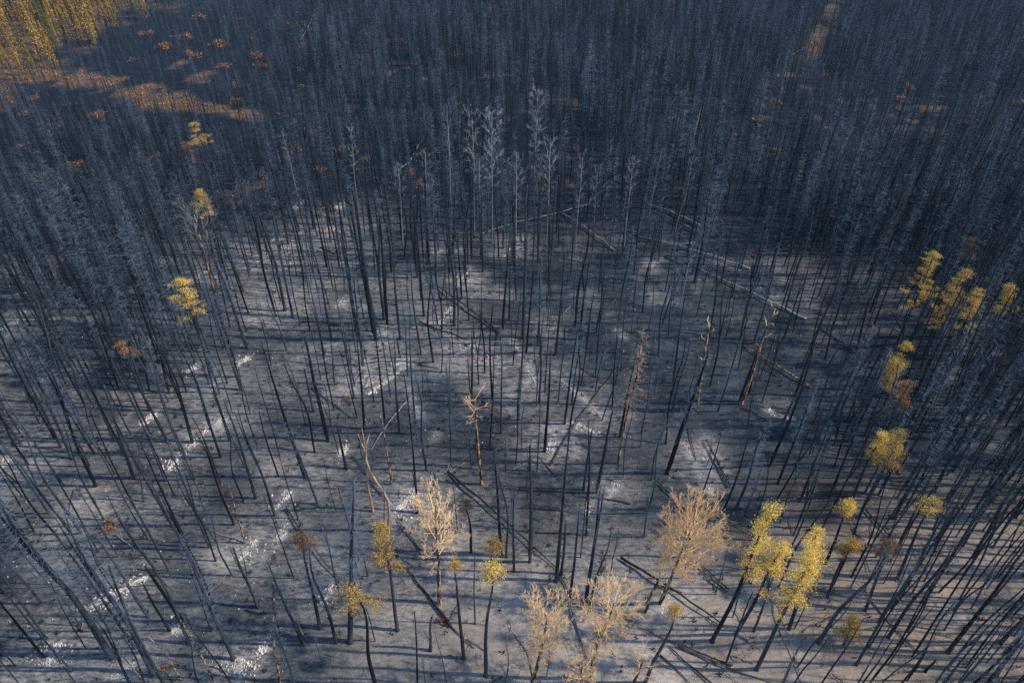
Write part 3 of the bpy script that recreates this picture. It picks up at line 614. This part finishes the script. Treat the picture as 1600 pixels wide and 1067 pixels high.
BSP = [(525, 236, 1.3), (570, 250, 1.6), (640, 270, 1.6), (655, 290, 1.4), (430, 320, 1.4), (515, 330, 1), (500, 268, 1.2), (415, 275, 1.3), (700, 55, 2.2), (620, 65, 2.5), (480, 75, 2.5), (575, 58, 2), (405, 90, 2), (470, 135, 1.6), (635, 110, 1.6), (410, 105, 2), (740, 60, 1.6), (985, 10, 2.6), (1160, 120, 2), (1190, 135, 2), (1210, 160, 2), (1180, 165, 1.8), (1130, 190, 1.8), (1185, 190, 1.6), (1200, 185, 1.4), (1080, 155, 1.4), (1095, 160, 1.3), (1050, 185, 1.8), (1410, 158, 2.2), (1405, 172, 2), (1435, 170, 2.2), (1420, 190, 1.5), (1415, 140, 1.6), (1525, 152, 1.6), (1510, 195, 1.6), (1350, 162, 1.6), (1270, 70, 2.5), (1300, 40, 2.5), (1325, 8, 3), (900, 235, 1.8), (1597, 165, 2.4), (1150, 212, 1.2), (1282, 120, 1.6), (1220, 145, 1.4), (1560, 245, 1.4), (1215, 237, 1.2), (855, 150, 1.2), (940, 90, 1.4), (1010, 25, 1.6), (1090, 60, 1.2), (830, 265, 1.3), (845, 295, 1.2), (905, 262, 1.4), (255, 75, 2.4), (290, 60, 2.6), (340, 70, 2.4), (350, 105, 2), (300, 90, 2.2), (365, 130, 1.8), (205, 95, 2.4), (230, 55, 2.4), (395, 60, 2.2), (310, 30, 2.4), (150, 180, 1.8), (40, 180, 2), (55, 155, 2.2), (30, 230, 1.6), (90, 200, 1.6), (120, 260, 1.4), (250, 245, 1.2), (370, 160, 1.8), (440, 180, 1.5), (450, 40, 2.2)]
GB = 'rust brown bushes in the far burnt stand'
BGAP = []
for x, y, s in BSP:
    o = bush(x + rnd.uniform(-4, 4), y, s * rnd.uniform(.45, 1.2)); BGAP.append((o.location.x, o.location.y)); reg(o, 'rust bush', ground(x, y), 'rust-brown leafy bush between charred trees', 'bush')

# ------------------------------------------------------------------ the living spruces at the far corner
def spruce(seed, h=13.0, m='spruce'):
    rng = np.random.default_rng(seed); r_ = random.Random(seed); tm, pts = trunk_mb(r_, h, .13, .15, 7, 5)
    n = 1300; u = rng.random(n) ** .75; u = .08 + u * .92; an = rng.random(n) * 6.283; rr = (1 - u) ** r_.uniform(.6, 1.1) * r_.uniform(1.0, 1.6) * rng.uniform(.35, 1.05, n) + .05
    c = np.stack([np.cos(an) * rr, np.sin(an) * rr, u * h - rr * .35], 1)
    dr = np.stack([np.cos(an), np.sin(an), -.55 + 0 * an], 1)
    return tm.mesh('trunk', M['char']), quadmesh('crown', c, rng.uniform(.12, .26, n), M[m], rng, .45, dr)
SP = [spruce(500 + i, 13, 'spruce' if i < 4 else 'sprucegreen') for i in range(6)]
r3 = random.Random(77); placed = []
tries = 0
while len(placed) < 235 and tries < 9000:
    tries += 1; x, y = r3.uniform(-110, 262), r3.uniform(-40, 150)
    if x * .54 + y > 150 + r3.uniform(-30, 14) or y > 118 + r3.uniform(-12, 14): continue
    p = ground(x, y)
    if any((p.x - a) ** 2 + (p.y - b) ** 2 < 3.2 for a, b in placed): continue
    placed.append((p.x, p.y)); h = r3.uniform(6, 15)
    o = empty('living_spruce', p); pose(o, p, p + Vector((r3.uniform(-.4, .4), r3.uniform(-.4, .4), h)), r3.uniform(0, 6.28), 13, r3.uniform(1.0, 1.6))
    v = SP[min(5, int(r3.random() ** 1.3 * 6))]; link('trunk', v[0], o); link('crown', v[1], o)
    row = 'at the front edge by the rust brush strip' if y > 75 else 'in the middle of the unburnt corner' if y > 20 else 'at the top of the unburnt corner'
    tag(o, ('tall ' if h > 12 else 'small ' if h < 9 else 'medium ') + ('olive' if v in SP[4:] else 'golden') + ' living spruce ' + row, 'tree', 'living spruces in the unburnt corner'); TREES.append((p.x, p.y))

# ------------------------------------------------------------------ fill the stand: the nearest ones as trees, the rest as one mass
g = np.random.default_rng(9)
CELL = {}
def near_any(x, y, d):
    ci, cj = int(x // 3), int(y // 3)
    for i in (-1, 0, 1):
        for j in (-1, 0, 1):
            for a, b in CELL.get((ci + i, cj + j), ()):
                if (x - a) ** 2 + (y - b) ** 2 < d * d: return True
    return False
def put(x, y): CELL.setdefault((int(x // 3), int(y // 3)), []).append((x, y))
for x, y in TREES: put(x, y)
def lerp(a, b, x, lo, hi):
    t = min(1, max(0, (x - lo) / (hi - lo))); return a + (b - a) * t
def density(px, py, wx, wy):
    """stems per square metre where the ground shows at this pixel"""
    edge = lerp(1240, 1345, py, 330, 560) if py < 560 else lerp(1345, 1190, py, 560, 760)   # right rim of the clearing
    if py < 400:
        d = lerp(.15, .06, py, 280, 400)
        if 330 < px < 1230 and py > 290: d *= .42 if px < 950 else .4
        if px < 330: d = lerp(.10, .15, py, 120, 330)
        if px > 1230: d = max(d, .17)
    elif px < 360: d = lerp(.085, .07, py, 420, 800)
    elif px > edge: d = lerp(.035, .18, px - edge, 0, 220)
    else: d = lerp(.065, .03, py, 400, 680) * (.55 if px > 900 else 1)
    if py < 330:                             # uneven stocking: thickets and gaps
        v = float(vnoise(wx, wy, 11, 91)) * .6 + float(vnoise(wx, wy, 26, 57)) * .4
        d *= min(1.5, max(.25, 2.6 * v - .3))
        if abs(px - 1290 + (py - 40) * .55) < 14 and py < 110: d *= .12
    bf = 100 + px * .22
    if -25 < py - bf < 45 and px < 400: d *= .6
    if px < 420 and py < 330: d = max(d, .05)
    if px * .62 + py < 150 and py < 125: d = .06
    return d
cand = []
area_y0, area_y1 = 14.0, 285.0
for _ in range(70000):
    y = area_y0 + (area_y1 - area_y0) * math.sqrt(g.random()) if g.random() < .9 else g.uniform(14, 110)
    hw = (.795 * y + 31) * .80 + 8; x = g.uniform(-hw, hw)
    px, py = project((x, y, 0))
    w = 2 * hw                       # thin out so that the density is even over the ground
    pd = density(px, py, x, y); acc = pd * 4.0 * (1.0 if y > 110 else 1.7) * min(1, w / 330 + .15)
    if g.random() > min(1, acc): continue
    if near_any(x, y, .9 if pd > .12 else 1.5 if pd > .05 else 1.7): continue
    if py < 320 and px > 420 and g.random() < .8 and any(abs(x - a) < 3.5 and -13 < y - b < 3 for a, b in BGAP): continue
    put(x, y); cand.append((x, y, px, py))
print('fill', len(cand), 'traced', NCH)
def fill_look(x, y, px, py):
    if py > 400 and px > 1180: k = g.choice(['q', 'q', 'q', 'p', 'b']); h = g.uniform(9, 16)
    elif py > 440 and px < 420: k = g.choice(['f', 'b', 'p', 'f'] if py < 600 else ['b', 'p', 'q', 'p']); h = g.uniform(9, 17)
    elif py > 440: k = g.choice(['q', 'p', 'q', 'p', 'b']); h = g.uniform(4, 15)
    elif px < 430 and py < 400: k = g.choice(['f', 'f', 'f', 'p']); h = lerp(5.5, 10, py, 130, 380) * g.uniform(.75, 1.25)
    elif py > 300: k = g.choice(['f', 'f', 'f', 'f', 'p', 'b', 'p'] if px > 900 else ['f', 'f', 'b', 'p']); h = g.uniform(10, 16) if px > 420 else g.uniform(9, 14)
    else: k = g.choice(['f', 'f', 'f', 'f', 'f', 'f', 'f', 'b', 'f'] if py > 215 and px > 500 else ['f', 'f', 'f', 'f', 'f', 'f', 'b']); h = (4.5 + 8.5 * g.random() ** 1.2) * (.75 + .5 * float(vnoise(x, y, 19, 41)))
    if py < 300 and g.random() < .10: k = 'q'
    return str(k), float(h)
rows = [(x, y, px, py, *fill_look(x, y, px, py)) for x, y, px, py in cand]
# those in frame that show largest become trees of their own
def shown(r):
    z = r[1] * math.cos(_p) + H * math.sin(_p); vis = -60 < r[2] < 1660 and r[3] < 1200
    return (r[5] ** .5) / z if vis and r[4] != 'a' else 0
order = sorted(range(len(rows)), key=lambda i: -shown(rows[i])); NIND = 300 - NCH
own = set(order[:NIND])
pts_, rot_, scl_, idx_ = [], [], [], []
PROTO = bpy.data.collections.new('burnt_tree_kinds'); START = {}
c = 0
for k in 'abfpq':
    START[k] = c
    for v, m_ in enumerate(JM[k]):
        po = bpy.data.objects.new('burnt_kind_%s%02d' % (k, v), m_); PROTO.objects.link(po); c += 1
for i, (x, y, px, py, k, h) in enumerate(rows):
    z = gz(x, y); lx, ly = g.normal() * .035, g.normal() * .035
    if i in own:
        b = Vector((x, y, z)); t = b + Vector((lx * h, ly * h, h)); o = stand_tree(k, b, t, float(g.uniform(.65, 1.05)))
        reg(o, 'charred tree', b, {'b': 'charred trunk', 'p': 'slim charred pole', 'q': 'bare charred pole', 'f': 'fine-twigged charred tree'}[k] if h > 9 else 'short charred tree', 'tree')
    else:
        h0 = KINDS[k][1]; s = h / h0; gi = s * g.uniform(.75, 1.35)
        pts_.append((x, y, z - .12)); rot_.append((lx, ly, g.uniform(0, 6.283))); scl_.append((gi, gi, s)); idx_.append(START[k] + int(g.integers(len(JM[k]))))
me = bpy.data.meshes.new('burnt_forest'); me.from_pydata(pts_, [], [])
for nm, ty, key, dat in (('rot', 'FLOAT_VECTOR', 'vector', rot_), ('scl', 'FLOAT_VECTOR', 'vector', scl_), ('kind', 'INT', 'value', idx_)):
    a = me.attributes.new(nm, ty, 'POINT'); a.data.foreach_set(key, np.array(dat).ravel().astype(np.int32 if ty == 'INT' else np.float32))
bf = tag(link('burnt_forest', me), 'dense far stand of bare charred trees reaching to the top of the view', 'forest', None, 'stuff')
gn = bpy.data.node_groups.new('plant_burnt_trees', 'GeometryNodeTree')
gn.interface.new_socket('Geometry', in_out='INPUT', socket_type='NodeSocketGeometry'); gn.interface.new_socket('Geometry', in_out='OUTPUT', socket_type='NodeSocketGeometry')
gi_, go_ = gn.nodes.new('NodeGroupInput'), gn.nodes.new('NodeGroupOutput')
iop = gn.nodes.new('GeometryNodeInstanceOnPoints'); ci = gn.nodes.new('GeometryNodeCollectionInfo')
ci.inputs['Collection'].default_value = PROTO; ci.inputs['Separate Children'].default_value = True; ci.inputs['Reset Children'].default_value = True
def named(nm, dt):
    a = gn.nodes.new('GeometryNodeInputNamedAttribute'); a.data_type = dt; a.inputs['Name'].default_value = nm; return a.outputs['Attribute']
iop.inputs['Pick Instance'].default_value = True
gn.links.new(gi_.outputs[0], iop.inputs['Points']); gn.links.new(ci.outputs[0], iop.inputs['Instance'])
gn.links.new(named('kind', 'INT'), iop.inputs['Instance Index']); gn.links.new(named('rot', 'FLOAT_VECTOR'), iop.inputs['Rotation']); gn.links.new(named('scl', 'FLOAT_VECTOR'), iop.inputs['Scale'])
gn.links.new(iop.outputs[0], go_.inputs[0])
bf.modifiers.new('plant', 'NODES').node_group = gn

# ------------------------------------------------------------------ litter on the ground
def litter(name, n, ylo, yhi, lmin, lmax, r, m, label, lift=.03, steep=.15):
    mb = MB(); r_ = random.Random(len(name) + n)
    for i in range(n):
        y = ylo + (yhi - ylo) * r_.random() ** .8; hw = (.795 * y + 31) * .78; x = r_.uniform(-hw, hw)
        a = r_.uniform(0, 3.14); L = r_.uniform(lmin, lmax); rr = r * r_.uniform(.6, 1.6)
        d = Vector((math.cos(a), math.sin(a), r_.uniform(-.05, steep))); p = Vector((x, y, gz(x, y) + lift + .05))
        mb.stick(p - d * L / 2, p + d * L / 2, rr, rr * .5)
    return tag(link(name, mb.mesh(name, m, False)), label, 'litter', None, 'stuff')
litter('charred_twig_litter', 6500, 18, 125, .25, 1.5, .013, M['char'], 'thin charred twigs strewn over the grey forest floor', steep=.5)
litter('pale_twig_litter', 5500, 18, 125, .2, 1.6, .011, M['ashtwig'], 'thin ash-pale sticks strewn over the grey forest floor')
mb = MB(); r_ = random.Random(3)
for i in range(6500):
    y = 18 + 100 * r_.random() ** .8; hw = (.795 * y + 31) * .78; x = r_.uniform(-hw, hw); s = r_.uniform(.03, .085); z = gz(x, y) + .06; b0 = len(mb.v)
    for j in range(4):
        t = 1.571 * j + r_.uniform(-.4, .4); mb.v.append((x + math.cos(t) * s * r_.uniform(.5, 1.6), y + math.sin(t) * s, z - .1))
    mb.v.append((x, y, z + s * .8))
    for j in range(4): mb.f.append((b0 + j, b0 + (j + 1) % 4, b0 + 4)); mb.m.append(0)
tag(link('ash_fleck_litter', mb.mesh('ash_flecks', M['fleck'], False)), 'scattered pale ash flecks over the burnt ground', 'litter', None, 'stuff')
mb = MB()
for i in range(2600):
    y = 20 + 105 * r_.random() ** .8; hw = (.795 * y + 31) * .78; x = r_.uniform(-hw, hw); s = r_.uniform(.07, .2); z = gz(x, y)
    for j in range(6):
        a = r_.uniform(0, 6.28); mb.stick(Vector((x + math.cos(a) * s * .5, y + math.sin(a) * s * .5, z - .05)), Vector((x + math.cos(a) * s * 1.3, y + math.sin(a) * s * 1.3, z + r_.uniform(.1, .4))), s * .35, .01)
tag(link('burnt_tussock_litter', mb.mesh('burnt_tussocks', M['char'], False)), 'small black burnt tussocks and stubs dotting the ground', 'litter', None, 'stuff')
# rust brush floor: leaf clumps over the unburnt strip
bx_ = g.uniform(-175, -10, 60000); by_ = g.uniform(95, 285, 60000)
dz = by_ * math.cos(_p) + H * math.sin(_p); bpx = CX + FPX * bx_ / dz; bpy_ = CY - FPX * (by_ * math.sin(_p) - H * math.cos(_p)) / dz
f1 = (fbm(bx_, by_, 14, 11) - .5) * 2; f2 = (fbm(bx_, by_, 5, 23) - .5) * 2
keep = brush_field(bpx, bpy_, f1, f2) > g.uniform(.15, .8, 60000)
bx_, by_ = bx_[keep], by_[keep]; k = len(bx_)
cc = np.repeat(np.stack([bx_, by_, np.zeros(k) + .25], 1), 5, 0) + g.normal(size=(k * 5, 3)) * np.array([.35, .35, .22])
tag(link('rust_brush_cover', quadmesh('rust_brush', cc, g.uniform(.1, .26, len(cc)), M['rustbrush'], g, .55)), 'rust-brown unburnt brush covering the strip at upper left', 'brush', None, 'stuff')

# ------------------------------------------------------------------ thin blue air over the whole place
hm = bpy.data.materials.new('thin_blue_air'); hm.use_nodes = True; hn = hm.node_tree; hn.nodes.remove(hn.nodes['Principled BSDF'])
pv = hn.nodes.new('ShaderNodeVolumePrincipled'); pv.inputs['Color'].default_value = (.34, .64, 1, 1); pv.inputs['Density'].default_value = .00014; pv.inputs['Anisotropy'].default_value = .1
hn.links.new(pv.outputs[0], hn.nodes['Material Output'].inputs['Volume'])
gm = max(abs(gx).max(), abs(gy).max()) + 5; hb = MB(); z0, z1 = -2.0, H + 2.0
hb.v = [(-gm, -gm, z0), (gm, -gm, z0), (gm, gm, z0), (-gm, gm, z0), (-gm, -gm, z1), (gm, -gm, z1), (gm, gm, z1), (-gm, gm, z1)]
hb.f = [(3, 2, 1, 0), (4, 5, 6, 7), (0, 1, 5, 4), (1, 2, 6, 5), (2, 3, 7, 6), (3, 0, 4, 7)]; hb.m = [0] * 6
tag(link('haze', hb.mesh('haze', hm, False)), 'thin blue smoky air over the burn', 'haze', None, 'stuff')

# ------------------------------------------------------------------ labels: each thing told apart by the landmark it stands by
ORD = ['nearest', 'second', 'third', 'fourth', 'fifth', 'sixth', 'seventh', 'eighth', 'ninth', 'tenth', 'eleventh', 'twelfth']
DIRS = ('right of', 'left of', 'behind', 'in front of')
def direction(dx, dy): return (0 if dx > 0 else 1) if abs(dx) > abs(dy) else (2 if dy > 0 else 3)
words_ = {}
for r0 in REG: words_.setdefault(r0['w'], []).append(r0)
LX = np.array([l[1] for l in LAND]); LY = np.array([l[2] for l in LAND])
for w, items in words_.items():
    X = np.array([r0['x'] for r0 in items]); Y = np.array([r0['y'] for r0 in items]); best = {}
    for li in range(len(LAND)):
        dx, dy = X - LX[li], Y - LY[li]; dd = np.hypot(dx, dy)
        dirs = np.where(np.abs(dx) > np.abs(dy), np.where(dx > 0, 0, 1), np.where(dy > 0, 2, 3))
        for q in range(4):
            ids = [i for i in np.argsort(dd) if dirs[i] == q]
            for rank, i in enumerate(ids[:12]):
                s = rank * 2.0 + dd[i] / 10
                if i not in best or s < best[i][0]: best[i] = (s, rank, q, li)
    for i, r0 in enumerate(items):
        if i in best:
            _, rank, q, li = best[i]
            head = r0['adj'] if len(r0['adj'].split()) <= 4 else r0['w']
            same = w.split()[-1] in head.split()[-1] and set(w.split()) <= set(head.split())
            lab = f"{head}, {ORD[rank]} {'such ' + w.split()[-1] if same else w} {DIRS[q]} {LAND[li][0]}"
            grp = None
            if len(lab.replace('-', ' ').split()) > 16: lab = lab.split(' ', 1)[1] if lab.split()[0] in ('thick', 'thin', 'long') else lab
            if len(lab.replace('-', ' ').split()) > 16: lab = f"{w}, {ORD[rank]} {DIRS[q]} {LAND[li][0]}"
        else:
            qx, qy = project((r0['x'], r0['y'], 0)); zone = 'in the dense pole stand towards the right edge' if qx > 1180 and qy > 330 else 'in the grey thicket at the left edge' if qx < 360 and qy > 330 else 'in the far burnt stand'
            lab = f"{r0['adj']} {zone}"; grp = {'bush': 'bushes'}.get(r0['cat'], r0['cat'] + 's') + ' ' + zone
        tag(r0['o'], lab, r0['cat'], grp or {'tree': w + 's', 'log': 'fallen logs', 'snag': 'broken snags', 'ash': 'ash left by burnt logs', 'bush': GB}[r0['cat']])
bpy.context.view_layer.update()
